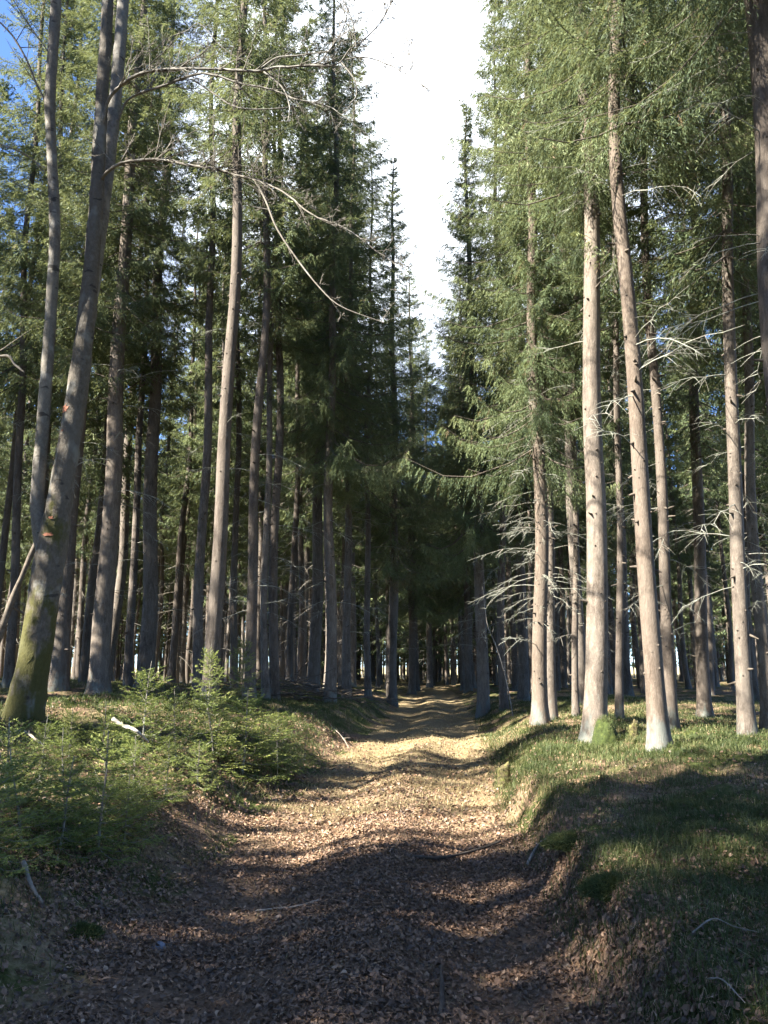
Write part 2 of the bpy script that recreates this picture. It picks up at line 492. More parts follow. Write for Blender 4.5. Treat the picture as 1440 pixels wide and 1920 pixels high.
# ------------------------------------------------------------------ spruce builders
def trunk_mb(seed, H, r0, k=14, bend=0.10, stubs=70, stub_lo=0.8, stub_hi=9.0, flare=0.35):
    """tapered trunk with root flare, knots and short snapped stubs"""
    g = rng_of(seed); b = MB()
    z = np.concatenate([[-0.35, 0.0, 0.08, 0.18, 0.32, 0.5, 0.8, 1.2], np.linspace(1.8, H, 34)])
    ph = g.uniform(0, 6.28, 4)
    x = bend * np.sin(z * 0.33 + ph[0]) * np.minimum(z, 4) / 4 + 0.04 * np.sin(z * 0.9 + ph[1])
    y = bend * np.sin(z * 0.29 + ph[2]) * np.minimum(z, 4) / 4 + 0.04 * np.sin(z * 0.8 + ph[3])
    x -= x[1]; y -= y[1]
    th = np.arange(k) * 2 * math.pi / k
    rr = r0 * (0.06 + 0.94 * np.clip(1 - z / H, 0, 1) ** 0.75)
    lob = 1 + 0.28 * np.sin(th * 4 + ph[0]) + 0.2 * np.sin(th * 3 + ph[1])
    fl = flare * np.exp(-np.maximum(z, 0) / 0.28)
    rad = rr[:, None] * (1 + fl[:, None] * lob[None] + 0.03 * np.sin(th[None] * 3 + z[:, None] * 2.3) + 0.010 * g.normal(size=(len(z), k)))
    Vt = np.stack([x[:, None] + rad * np.cos(th), y[:, None] + rad * np.sin(th), np.broadcast_to(z[:, None], rad.shape)], -1)
    i = np.arange(len(z) - 1)[:, None] * k; q = np.arange(k)[None]; q2 = (q + 1) % k
    b.add(Vt.reshape(-1, 3), np.stack([i + q, i + q2, i + k + q2, i + k + q], -1).reshape(-1, 4), 0, None, True)
    if stubs:
        zs = g.uniform(stub_lo, stub_hi, stubs); a = g.uniform(0, 6.28, stubs)
        cx = np.interp(zs, z, x); cyy = np.interp(zs, z, y); r = np.interp(zs, z, rr)
        D = np.stack([np.cos(a), np.sin(a), g.uniform(-0.5, 0.3, stubs)], -1)
        L = np.where(g.uniform(size=stubs) < 0.75, g.uniform(0.0, 0.02, stubs), g.uniform(0.03, 0.14, stubs))
        P0 = np.stack([cx, cyy, zs], -1) + D * (r * 0.85)[:, None]
        P = P0[:, None] + D[:, None] * ((L + r * 0.15)[:, None] * np.array([0, 0.5, 1.0]))[:, :, None]
        v, f = tubes(P, np.broadcast_to(np.array([0.026, 0.020, 0.009]), (stubs, 3)), 5)
        b.add(v, f, 2, None, True)
    def axis_at(zz):
        return np.array([np.interp(zz, z, x), np.interp(zz, z, y), zz]), float(np.interp(zz, z, rr))
    return b, axis_at

def limb_mb(seed, L, nsub=7, r0=0.013, droop=0.35, b=None, P0=None, az=0.0, el=0.0, m=0, k=4):
    """a bare dead branch: curved drooping axis with a few side twigs; along +X by default"""
    g = rng_of(seed)
    if b is None: b = MB()
    if P0 is None: P0 = np.zeros(3)
    n = 7
    s = np.linspace(0, 1, n)
    ax = np.array([math.cos(az) * math.cos(el), math.sin(az) * math.cos(el), math.sin(el)])
    sd = np.array([-math.sin(az), math.cos(az), 0])
    P = P0 + ax * (L * s)[:, None] + sd * (L * 0.12 * g.normal() * s ** 2 + 0.02 * L * g.normal(size=n) * s)[:, None]
    P[:, 2] -= droop * L * s ** 1.8 * g.uniform(0.5, 1.2)
    P[:, 2] += 0.03 * L * g.normal(size=n) * s
    v, f = tubes(P, r0 * (1 - 0.75 * s), k)
    b.add(v, f, m, None, True)
    if nsub:
        q = g.uniform(0.25, 1.0, nsub)
        B = np.stack([np.interp(q, s, P[:, c]) for c in range(3)], -1)
        sg = g.choice([-1, 1], nsub)
        D = nrm(ax * g.uniform(0.3, 1.0, (nsub, 1)) + sd * (sg * g.uniform(0.4, 1.0, nsub))[:, None] + np.array([0, 0, 1.0]) * g.uniform(-0.9, 0.2, (nsub, 1)))
        l = L * g.uniform(0.12, 0.4, nsub) * (1.2 - q)+0.05
        t = np.linspace(0, 1, 4)
        PP = B[:, None] + D[:, None] * (l[:, None] * t)[..., None]
        PP[:, :, 2] -= (0.25 * l[:, None] * t ** 2)
        v, f = tubes(PP, np.broadcast_to(r0 * 0.45 * (1 - 0.6 * t), (nsub, 4)), 3)
        b.add(v, f, m, None, True)
    return b

def crown_mb(seed, H, zb, Rmax, nbr, sp=0.085, nb=7, bl=0.16, bw=0.036, droop=1.0, bias=0.0, az0=0.0, shape=0.8, low=0.75, inner=0.07, b=None, m_needle=0, m_wood=1, wood_r=0.02, lscale=1.0, up=0.0, brown=0.02, top_t=1.0, whorl=0):
    """needle foliage as thousands of leaf-sized faces along real boughs"""
    g = rng_of(seed)
    if b is None: b = MB()
    Ps, Ds, Ss, Ls, Ws, Ts = [], [], [], [], [], []
    wood = []; woodr = []
    gold = 2.39996
    for i in range(nbr):
        t = ((i + g.uniform(0, 1)) / nbr) ** 1.0 * top_t
        z0 = zb + (H - zb) * t
        az = i * gold + g.normal() * 0.35
        if whorl:
            t = (i // whorl + 0.12 * g.uniform()) / (nbr / whorl) * top_t
            z0 = zb + (H - zb) * t
            az = (i % whorl) * 2 * math.pi / whorl + (i // whorl) * 0.7 + g.normal() * (0.15 if top_t < 1 else 0.3)
            if top_t == 1 and g.uniform() < 0.25:
                t = g.uniform(0, 1); z0 = zb + (H - zb) * t
        rr = Rmax * (1 - t) ** shape * (low + (1 - low) * min(t / 0.2, 1)) * g.uniform(0.62, 1.12)
        rr *= 1 + bias * math.cos(az - az0)
        L = max(rr, 0.15) * lscale
        pit = math.radians(-16 + 52 * t ** 1.3 + g.normal() * 7) + up
        n = max(5, int(L / 0.35) + 3)
        s = np.linspace(0, 1, n)
        a = np.array([math.cos(az), math.sin(az), 0]); sd = np.array([-math.sin(az), math.cos(az), 0])
        A = a * (L * s * math.cos(pit))[:, None]
        A = A + sd * (L * 0.10 * g.normal() * s ** 2)[:, None]
        A[:, 2] = z0 + L * s * math.sin(pit) - 0.22 * L * np.sin(s * 2.4) * (1 - t) + 0.20 * L * s ** 2.5
        wood.append(A[np.linspace(0, n - 1, 5).astype(int)]); woodr.append(wood_r * (0.4 + 0.6 * L / Rmax) * np.array([1, 0.8, 0.6, 0.4, 0.2]))
        ntw = max(4, int(L * (1 - inner) / sp))
        q = inner + (1 - inner) * (np.arange(ntw) + g.uniform(0, 1, ntw)) / ntw
        q = np.repeat(q, 2); side = np.tile([1, -1], ntw)
        keep = g.uniform(size=len(q)) < 0.92
        q = q[keep]; side = side[keep]; nt_ = len(q)
        B = np.stack([np.interp(q, s, A[:, c]) for c in range(3)], -1)
        ta = nrm(A[-1] - A[0])
        lt = (0.10 + np.minimum(0.30 * L * (1.08 - q), 0.62)) * g.uniform(0.55, 1.15, nt_)
        dr = droop * (1 - 0.75 * t) * g.uniform(0.3, 1.4, nt_)
        D = nrm(ta * g.uniform(0.35, 0.95, (nt_, 1)) + sd * (side * g.uniform(0.5, 1.0, nt_))[:, None] + np.array([0, 0, -1.0]) * dr[:, None] + 0.15 * g.normal(size=(nt_, 3)))
        w = (np.arange(nb) + 0.5) / nb
        BP = B[:, None] + D[:, None] * (lt[:, None] * w)[..., None]
        BP[:, :, 2] -= 0.35 * dr[:, None] * lt[:, None] * w ** 2
        sd2 = nrm(np.cross(D, np.array([0, 0, 1.0]) + 0.25 * g.normal(size=D.shape)))
        alt = np.where(np.arange(nb) % 2 == 0, 1.0, -1.0)
        BD = nrm(D[:, None] + sd2[:, None] * (alt * 0.6)[None, :, None] + 0.28 * g.normal(size=(nt_, nb, 3)) + np.array([0, 0, -0.25]) * dr[:, None, None])
        BS = nrm(np.cross(BD, nrm(g.normal(size=(nt_, nb, 3)) * 0.7 + np.array([0, 0, 1.0]))))
        k = nt_ * nb
        Ps.append(BP.reshape(-1, 3)); Ds.append(BD.reshape(-1, 3)); Ss.append(BS.reshape(-1, 3))
        Ls.append(bl * g.uniform(0.6, 1.3, k) * (0.6 + 0.4 * np.tile(1 - w * 0.5, nt_))); Ws.append(bw * g.uniform(0.7, 1.3, k))
        base = np.clip(0.45 + 0.16 * g.normal() + 0.25 * (q - 0.5), 0.12, 1)
        tt = np.clip(np.repeat(base, nb) + 0.12 * g.normal(size=k), 0.12, 1)
        tt[np.repeat(g.uniform(size=nt_) < brown, nb)] = 0.0
        Ts.append(np.repeat(tt, 4))
    v, f = blades(np.concatenate(Ps), np.concatenate(Ds), np.concatenate(Ss), np.concatenate(Ls), np.concatenate(Ws))
    b.add(v, f, m_needle, np.concatenate(Ts))
    v, f = tubes(np.array(wood), np.array(woodr), 4)
    b.add(v, f, m_wood, None, True)
    return b

# shared shapes of bare branches
LIMBS = []
for k in range(10):
    g = rng_of(900 + k)
    LIMBS.append(limb_mb(900 + k, 1.0, int(g.integers(8, 16)), 0.0062, 0.22 + 0.3 * g.uniform()).mesh('dead_branch', [M['deadwood']]))

taken = []          # (x, y) of every trunk
def spruce(px, py, px2, py2, wpx, H, zb, Rmax, label, nbr=120, bias=0.0, az0=0.0, seed=1, dead=14, dead_lo=2.0, dead_hi=8.0, dead_len=(0.6, 1.6),
           low=0.75, base=None, sp=0.085, flare=0.35, group=None, shape=0.75, droop=1.0, deadaz=None, nb=9, bend=0.06, lichen=False, fineness=0):
    P = ground_hit(px, py) if base is None else np.array(base, float)
    P[2] = H1(P[0], P[1])
    Q = at(px2, py2, P[1]) - P
    dist = float((np.array([P[0], P[1], P[2] + 1.5 - EYE])) @ Fv)
    r0 = wpx / FPX * dist / 2
    taken.append((P[0], P[1]))
    root = empty('spruce_tree', P)
    root.rotation_euler = Vector((0, 0, 1)).rotation_difference(Vector(Q)).to_euler()
    tag(root, label, 'tree', group)
    tb, axis_at = trunk_mb(seed, H, r0 * 1.06, bend=bend, flare=flare, stub_hi=zb)
    tb.build('trunk', [M['bark_lichen' if lichen else 'bark'], M['deadwood'], M['dark_stick']], root)
    if nbr:
        crown_mb(seed + 50, H, zb, Rmax * 1.2, int(nbr * 1.5), whorl=5, sp=(sp * 0.75, 0.05)[fineness], nb=(nb + 2, 19)[fineness], bias=bias, az0=az0, low=low, shape=shape, droop=droop, bl=(0.13, 0.10)[fineness], bw=(0.018, 0.0115)[fineness]).build('crown', [M['needles'], M['bark']], root)
    g = rng_of(seed + 99)
    for k in range(dead):
        zz = g.uniform(dead_lo, dead_hi)
        c, r = axis_at(zz)
        az = g.uniform(0, 6.28) if deadaz is None else deadaz + g.normal() * 0.8
        o = link('dead_branch', LIMBS[int(g.integers(0, len(LIMBS)))], root)
        o.location = c + np.array([math.cos(az), math.sin(az), 0]) * r * 0.8
        o.rotation_euler = (g.uniform(-0.3, 0.3), g.uniform(-0.35, 0.25), az)
        o.scale = (g.uniform(*dead_len),) * 3
    return root, P, r0

PI = math.pi
# ---- left of the path, from the photograph
spruce(185, 1300, 232, 540, 35, 25, 10.0, 2.4, 'thick sunlit spruce with pale dead branches right behind the forked mossy tree', 110, lichen=True, seed=11, dead=26, dead_lo=2.5, dead_hi=10.5, dead_len=(0.8, 1.9))
spruce(270, 1292, 300, 560, 29, 25, 9.5, 2.2, 'dark straight spruce just behind the thick sunlit one', 95, seed=12, dead=14, dead_hi=9)
spruce(392, 1318, 434, 480, 28, 26, 12.0, 2.0, 'tall smooth grey spruce rising from behind the bright young spruces', 80, seed=13, dead=6, dead_lo=5, dead_hi=11, dead_len=(0.4, 1.0))
spruce(372, 1297, 393, 560, 19, 25, 11.0, 2.0, 'slim sunlit spruce touching the tall smooth grey one', 75, seed=14, dead=14, dead_hi=11)
spruce(468, 1312, 487, 560, 20, 25, 10.5, 2.0, 'brown spruce with bent trunk above the bright young spruces', 80, seed=15, dead=18, dead_hi=10, bend=0.13)
spruce(498, 1312, 507, 800, 14, 24, 10.0, 1.8, 'thin spruce with a sunlit edge next to a darker one', 70, seed=16, dead=14, dead_hi=9)
spruce(513, 1310, 524, 640, 18, 25, 10.0, 2.2, 'dark spruce bristling with drooping dead twigs near the brush pile', 85, seed=17, dead=24, dead_hi=10)
spruce(587, 1293, 600, 880, 22, 25, 9.0, 1.9, 'dark spruce standing behind the brush pile', 120, seed=18, dead=14, dead_hi=8, low=0.9)
spruce(618, 1318, 621, 830, 20, 25, 7.0, 2.5, 'reddish brown spruce with lichen foot and broad green crown by the left bank', 150, 0.1, 0.2, lichen=True, fineness=1, droop=1.5, seed=19, dead=10, dead_hi=7, low=0.9, shape=0.8)
spruce(650, 1312, 654, 900, 15, 24, 7.5, 2.2, 'dark slender spruce beside the reddish brown one', 110, seed=20, dead=16, dead_hi=8)
spruce(735, 1322, 736, 900, 19, 24, 5.5, 2.6, 'dark spruce with low heavy crown at the left edge of the far track', 170, 0.2, 0.0, seed=21, dead=26, dead_hi=6, dead_len=(0.6, 1.5), shape=0.95, low=0.9)
spruce(108, 1290, 143, 880, 30, 25, 8.0, 2.4, 'dark shaded spruce half hidden behind the forked mossy tree', 95, seed=22, dead=14)
spruce(240, 1288, 256, 900, 15, 24, 9.0, 2.0, 'thin dark spruce between two thick ones', 70, seed=23, dead=10)
spruce(690, 1312, 692, 950, 12, 23, 7.0, 2.2, 'thin shaded spruce between the slender one and the low crowned one', 100, seed=24, dead=16, dead_hi=7)
spruce(14, 1285, 34, 900, 16, 27, 8.0, 2.3, 'dark spruce at the left picture edge behind the forked mossy tree', 110, seed=25, dead=10)
spruce(66, 1283, 84, 900, 14, 27, 9.0, 2.2, 'thin dark spruce seen between the two stems of the forked mossy tree', 110, seed=26, dead=10)
# ---- right of the path
spruce(906, 1342, 891, 800, 22, 21, 5.5, 2.1, 'brown spruce with blue grey lichen foot on the right verge of the far track', 170, 0.2, PI, lichen=True, fineness=1, droop=1.5, seed=31, dead=22, dead_hi=5.5, shape=0.95, low=0.95)
spruce(1013, 1354, 1003, 770, 27, 26, 6.0, 2.05, 'brightly sunlit pale spruce with long low boughs over the track', 190, 0.25, PI, lichen=True, fineness=1, droop=1.5, seed=32, dead=64, dead_lo=1.6, dead_hi=7.5, dead_len=(0.4, 1.5), low=1.0, shape=1.0, deadaz=None)
spruce(1036, 1352, 1029, 900, 17, 25, 8.5, 2.2, 'slim spruce close behind the bright pale one', 90, seed=33, dead=16, dead_hi=8)
spruce(1115, 1388, 1100, 330, 40, 27, 10.0, 2.05, 'stout brown spruce with whitish lichen foot beside a mossy root', 170, 0.0, PI, lichen=True, fineness=1, droop=1.5, seed=34, dead=9, dead_lo=5.5, dead_hi=10.5, dead_len=(0.5, 1.5), low=0.9, flare=0.45)
spruce(1237, 1408, 1186, 430, 33, 26, 9.2, 2.2, 'leaning spruce with cracked bark and grey lichen patch nearest the right grass', 140, lichen=True, fineness=1, droop=1.5, seed=35, dead=20, dead_lo=3.5, dead_hi=9.5, flare=0.45, bend=0.12, dead_len=(0.6, 1.7))
spruce(1260, 1368, 1236, 830, 21, 25, 9.0, 2.4, 'sunlit spruce right behind the leaning cracked one', 100, seed=36, dead=18, dead_hi=9)
spruce(1402, 1382, 1380, 900, 27, 25, 8.0, 2.6, 'dappled spruce with mossy foot at the sunny clearing', 110, seed=37, dead=20, dead_hi=8)
spruce(1440, 1372, 1424, 1000, 21, 25, 8.5, 2.4, 'dappled spruce cut by the right picture edge', 95, seed=38, dead=14)
spruce(1322, 1345, 1312, 1000, 23, 25, 7.0, 2.5, 'dark spruce behind the sunny clearing', 110, seed=39, dead=16)
spruce(1080, 1340, 1076, 1000, 12, 24, 8.0, 2.0, 'thin reddish spruce between the pale and the stout ones', 85, seed=40, dead=14)
spruce(1162, 1348, 1156, 1000, 14, 25, 8.5, 2.2, 'thin spruce between the stout and the leaning ones', 85, seed=41, dead=14)
spruce(945, 1330, 941, 1000, 15, 25, 8.0, 2.4, 'dark spruce behind the leaning bare pole', 110, seed=42, dead=18)
for k, (bx, by, hh_, ww, lab) in enumerate([(1.55, 44, 26, 13, 'spruce closing the far track, left of its vanishing point'), (4.6, 43, 26, 13, 'spruce closing the far track, right of its vanishing point'),
        (3.3, 57, 27, 11, 'spruce standing in the middle of the far end of the track'), (2.1, 51, 26, 11, 'spruce just left of the middle at the far end of the track'), (5.3, 52, 26, 11, 'spruce just right of the middle at the far end of the track')]):
    q_ = np.array([bx, by, 0.0])
    d_ = np.array([bx, by, H1(bx, by) + 8 - EYE]); sx_ = CX + FPX * d_[0] / (d_ @ Fv); sy_ = CY - FPX * (d_ @ Uv) / (d_ @ Fv)
    spruce(0, 0, sx_, sy_, ww, hh_, 5.5, 3.0, lab, 150, seed=70 + k, base=q_, dead=10, dead_hi=5.5, low=0.95, shape=0.65)
# big near trunk whose foot is out of the picture
spruce(0, 0, 1414, 0, 66, 25, 9.5, 2.6, 'big shaded trunk looming close at the upper corner, hung with lichen twigs', 110, fineness=1, droop=1.5, seed=43, dead=16, dead_lo=5.0, dead_hi=9.5, dead_len=(0.6, 1.5), base=(4.65, 8.3, 0), deadaz=PI)

# ------------------------------------------------------------------ filler stand: shared shapes, every tree its own object
CROWNS = []
for k in range(6):
    CROWNS.append(crown_mb(300 + k, 25.0, [7.0, 8.0, 6.0, 8.5, 6.5, 7.5][k], [2.3, 2.0, 2.6, 1.9, 2.4, 2.1][k], [180, 150, 200, 140, 180, 155][k], whorl=5, sp=0.085, nb=9, bl=0.16, bw=0.032, droop=1.0).mesh('crown', [M['needles'], M['bark']]))
TRUNKS = []
for k in range(8):
    b, ax = trunk_mb(400 + k, 25.0, 0.15, k=10, stubs=20)
    g = rng_of(450 + k)
    for j in range(26):
        zz = g.uniform(1.5, 9.5); c, r = ax(zz)
        limb_mb(5000 + k * 100 + j, g.uniform(0.4, 1.5), 4, 0.012, 0.35, b, c, g.uniform(0, 6.28), g.uniform(-0.3, 0.2), 1, 3)
    TRUNKS.append(b.mesh('trunk', [M['bark'], M['deadwood'], M['dark_stick']]))

def filler(x, y, g, label, group):
    root = empty('spruce_tree', (x, y, H1(x, y)))
    root.rotation_euler = (g.normal() * 0.012, g.normal() * 0.012, g.uniform(0, 6.28))
    s = g.uniform(0.95, 1.18)
    w = g.uniform(0.75, 1.35)
    tag(root, label, 'tree', group)
    t = link('trunk', TRUNKS[int(g.integers(0, 8))], root); t.scale = (w, w, s)
    c = link('crown', CROWNS[int(g.integers(0, 6))], root); cw = g.uniform(0.85, 1.2); c.scale = (cw, cw, s)
    c.rotation_euler = (0, 0, g.uniform(0, 6.28))
    taken.append((x, y))
    return root

g = rng_of(7)
n_fill = 0
def ok(x, y, dmin):
    a = np.array(taken)
    return np.min((a[:, 0] - x) ** 2 + (a[:, 1] - y) ** 2) > dmin ** 2
for tries in range(6000):
    y = 13 + 77 * g.uniform() ** 0.75
    x = g.uniform(-0.58, 0.58) * y
    u = x - float(path_c(y))
    if abs(u) < (2.6 if y < 46 else 1.3 if y < 56 else 0): continue
    if u < 0 and y < 19 : continue
    if u > 0 and y < 16 : continue
    if u > 0 and u < 4.5 and y < 21: continue
    if not ok(x, y, 1.55 if y > 30 else 2.0): continue
    if u < 0:
        lab, grp = ('slim bare-trunked spruce deep in the dark stand left of the track', 'spruces of the stand left of the track') if y < 48 else ('far thin spruce trunk against the light left of the track', 'far thin spruces left of the track')
    else:
        lab, grp = ('slim bare-trunked spruce deep in the dark stand right of the track', 'spruces of the stand right of the track') if y < 48 else ('far thin spruce trunk in the gloom right of the track', 'far thin spruces right of the track')
    filler(x, y, g, lab, grp)
    n_fill += 1
    if n_fill >= 259: break
print('filler trees', n_fill)

# trees of the same wood outside the picture that shade it
g = rng_of(8)
SD = np.array([math.sin(SUN_AZ), math.cos(SUN_AZ)]); SP = np.array([-SD[1], SD[0]])      # towards the sun, and across it
spots = []
for c in np.arange(-5.0, 8, 2.4):
    for d in np.arange(11, 36, 4.2):
        if g.uniform() < 0.22: continue
        spots.append((SP * c + SD * d) + g.normal(size=2) * 0.7)
g2 = rng_of(88)
for c in np.arange(-36, -15, 2.8):
    for d in np.arange(8, 36, 4.6):
        if g2.uniform() < 0.40: spots.append(SP * c + SD * d + g2.normal(size=2) * 0.8)
for c, d in [(-17, 20), (-15, 26), (-21, 19), (-24, 26), (-27, 22), (-20, 31), (-12.5, 33), (-9, 36), (-17.5, 9), (-22, 12), (-26, 15), (-19, 15), (-29, 19), (-24, 21), (-31, 25), (-28, 30), (-16, 14.5), (-34, 24), (-11.6, 7), (-9.0, 31), (-10.6, 28), (-4.3, 4.5)]:
    spots.append(SP * c + SD * d)
spots += [(6.5, 1), (9, 5), (11.5, 9), (7, -4), (12, 2), (11, -7), (15, 9), (14, -3), (3, -9)] + [(x_ + g.normal(), y_ + g.normal()) for x_ in np.arange(-24, 30, 6.0) for y_ in (-14, -22)] + [(x_ + g.normal(), y_ + g.normal()) for x_ in (17, 22, 27) for y_ in (-7, -1, 5, 11)]
def add_tree(b, k, x, y, Ht, r, *a, **kw):
    """one tree of a wood that is a single mass"""
    z0 = H1(x, y)
    v, f = tubes(np.array([[x, y, z0 - 0.3], [x + g.normal() * 0.1, y, z0 + 8], [x + g.normal() * 0.2, y, z0 + Ht]]), np.array([r, r * 0.8, 0.02]), 6)
    b.add(v, f, 1, None, True)
    c = crown_mb(7000 + k, Ht, *a, **kw)
    base = b.n
    b.v.append(np.concatenate(c.v) + np.array([x, y, z0])); b.t.append(np.concatenate(c.t)); b.n += len(b.v[-1])
    for (ff, mm, sm) in c.f:
        b.f.append((ff + base, mm, sm))
b = MB()
for k, (x, y) in enumerate(spots):
    if y > 0 and abs(x) < 0.5 * y + 3.2: continue
    x += g.normal() * 0.3; y += g.normal() * 0.3
    add_tree(b, k, x, y, g.uniform(22, 26.5), g.uniform(0.13, 0.22), g.uniform(6.5, 9.5), g.uniform(2.0, 2.6), 150, whorl=5, sp=0.2, nb=4, bl=0.30, bw=0.09, droop=1.0)
tag(b.build('surrounding_forest', [M['needles'], M['bark']]), kind='stuff')

# far wood beyond the counted trees: one mass
b = MB()
g = rng_of(9)
for k in range(720):
    y = 60 + 90 * g.uniform() ** 0.85; x = (g.uniform(-0.62, 0.62) if k % 4 or y < 80 else 0.04 + g.normal() * 0.10) * y
    if abs(x - float(path_c(y))) < 2.5 and y < 66: continue
    add_tree(b, 500 + k, x, y, g.uniform(20, 26), g.uniform(0.10, 0.2), g.uniform(1.5, 7), g.uniform(1.9, 2.8), 54, sp=0.34, nb=4, bl=0.5, bw=0.11, droop=0.7)
tag(b.build('far_forest', [M['needles'], M['bark']]), kind='stuff')

# ------------------------------------------------------------------ the forked, mossy broadleaved tree on the left
def poly(pts, Y0):
    """[(px, py, width px, dy)] -> 3-D points and radii at depth Y0 + dy"""
    P = []; r = []
    for (px, py, w, dy) in pts:
        p = at(px, py, Y0 + dy)
        P.append(p); r.append(0.92 * w / FPX * float((p - np.array([0, 0, EYE])) @ Fv) / 2)
    return np.array(P), np.array(r)

def smooth_line(P, r, n):
    """Catmull-Rom through points"""
    m = len(P)
    A = np.concatenate([[2 * P[0] - P[1]], P, [2 * P[-1] - P[-2]]])
    t = np.linspace(0, m - 1 - 1e-6, n); i = t.astype(int); f = (t - i)[:, None]
    p0, p1, p2, p3 = A[i], A[i + 1], A[i + 2], A[i + 3]
    Q = 0.5 * (2 * p1 + (p2 - p0) * f + (2 * p0 - 5 * p1 + 4 * p2 - p3) * f ** 2 + (3 * p1 - p0 - 3 * p2 + p3) * f ** 3)
    return Q, np.interp(t, np.arange(m), r)

fb = ground_hit(42, 1352)
YB = float(fb[1])
taken.append((fb[0], fb[1]))
beech = empty('broadleaf_tree', (fb[0], fb[1], H1(fb[0], fb[1])))
tag(beech, 'forked bare broadleaved tree with mossy foot and orange paint marks', 'tree')
bo = np.array(beech.location)

def stem(name, pts, n, k, mt, parent, dy=0.0, rough=0.05, seed=0, flare=False):
    P, r = poly(pts, YB + dy)
    Q, rr = smooth_line(P, r, n)
    g = rng_of(seed)
    b = MB()
    v, f = tubes(Q, rr, k)
    off = np.repeat(Q, k, 0)
    w = 1 + rough * np.interp(np.arange(len(v)), np.arange(len(v)), g.normal(size=len(v)))
    if flare:
        zz = np.repeat(np.clip(1 - (Q[:, 2] - Q[0, 2]) / 0.7, 0, 1) ** 2, k)
        th = np.tile(np.arange(k) * 2 * PI / k, len(Q))
        w = w * (1 + zz * (0.18 + 0.16 * np.sin(th * 4 + 1)))
    v = off + (v - off) * w[:, None]
    b.add(v - bo, f, 0, None, True)
    return b.build(name, [M[mt]], parent), Q, rr

tr, TQ, TR = stem('trunk', [(28, 1395, 88, 0), (44, 1340, 76, 0), (62, 1250, 66, 0), (78, 1150, 60, 0), (90, 1070, 62, 0), (100, 1010, 58, 0), (113, 930, 46, 0.0), (128, 840, 44, 0.05), (144, 740, 42, 0.1), (157, 640, 36, 0.15),
     (168, 540, 33, 0.2), (178, 420, 29, 0.25), (184, 320, 27, 0.3), (190, 200, 24, 0.35), (197, 90, 23, 0.4), (204, -40, 21, 0.45), (210, -200, 18, 0.5), (216, -420, 11, 0.6), (220, -600, 4, 0.7)], 90, 18, 'beech', beech, 0, 0.045, 1, True)
stem('side_stem', [(92, 1060, 34, 0.05), (80, 1020, 32, 0.05), (70, 960, 27, 0.05), (72, 900, 26, 0.05), (80, 800, 25, 0), (88, 690, 24, 0), (97, 560, 23, -0.05), (103, 430, 22, -0.1), (97, 290, 20, -0.1), (94, 180, 21, -0.15), (103, 40, 21, -0.2), (110, -90, 18, -0.3), (118, -320, 9, -0.3), (122, -450, 3, -0.3)], 70, 14, 'beech_up', beech, 0, 0.03, 2)
stem('side_stem', [(150, 700, 20, 0.55), (166, 600, 25, 0.6), (182, 480, 26, 0.7), (197, 360, 26, 0.7), (212, 230, 25, 0.75), (222, 120, 24, 0.8), (232, -20, 22, 0.9), (240, -200, 16, 1.0), (246, -420, 6, 1.0)], 60, 14, 'beech_up', beech, 0, 0.03, 3)

def twigs(b, Q, rr, seed, n, lmin, lmax, up=0.1, gen=2, spread=1.0, tmin=0.15, m=0, rscale=0.55):
    """recursive fine bare twigs along a bough"""
    g = rng_of(seed)
    if n <= 0: return
    s = np.linspace(0, 1, len(Q))
    q = g.uniform(tmin, 1, n)
    B = np.stack([np.interp(q, s, Q[:, c]) for c in range(3)], -1)
    T = nrm(Q[np.minimum((q * (len(Q) - 1)).astype(int) + 1, len(Q) - 1)] - Q[np.maximum((q * (len(Q) - 1)).astype(int) - 1, 0)])
    r0 = np.interp(q, s, rr)
    for i in range(n):
        L = g.uniform(lmin, lmax) * (1.15 - 0.5 * q[i])
        d = nrm(T[i] * g.uniform(0.5, 1.1) + spread * g.normal(size=3) * np.array([0.5, 0.6, 0.5]) + np.array([0, 0, up]))
        t = np.linspace(0, 1, 7)
        P = B[i] + d * (L * t)[:, None] + np.cumsum(g.normal(size=(7, 3)) * 0.03 * L, 0) * t[:, None]
        P[:, 2] += up * 0.25 * L * t ** 2
        ra = max(min(r0[i] * rscale, 0.012), 0.0042)
        rad = ra * (1 - 0.7 * t)
        v, f = tubes(P, rad, 3)
        b.add(v - bo, f, m, None, True)
        if gen > 1:
            twigs(b, P, rad, seed * 31 + i + 1, int(g.integers(3, 6)), L * 0.25, L * 0.5, up, gen - 1, spread * 0.9, 0.2, m, 0.7)

def bough(pts, dy, seed, n, ntw, lmin, lmax, up, gen=2, subs=()):
    P, r = poly(pts, YB + dy)
    Q, rr = smooth_line(P, r, n)
    g = rng_of(seed)
    rr = rr * 0.64 * (1 + 0.10 * g.normal(size=n)); Q = Q + np.cumsum(g.normal(size=Q.shape) * 0.008, 0) * np.linspace(0, 1, n)[:, None]
    b = MB()
    v, f = tubes(Q, rr, 7)
    b.add(v - bo, f, 0, None, True)
    twigs(b, Q, rr, seed, ntw, lmin, lmax, up, gen)
    for (sp_, sn, st) in subs:
        P2, r2 = poly(sp_, YB + dy)
        Q2, rr2 = smooth_line(P2, r2, sn)
        v, f = tubes(Q2, rr2, 5)
        b.add(v - bo, f, 0, None, True)
        twigs(b, Q2, rr2, seed + 5 + st, st, lmin * 0.7, lmax * 0.7, up, gen)
    return b.build('bough', [M['beech_up']], beech)

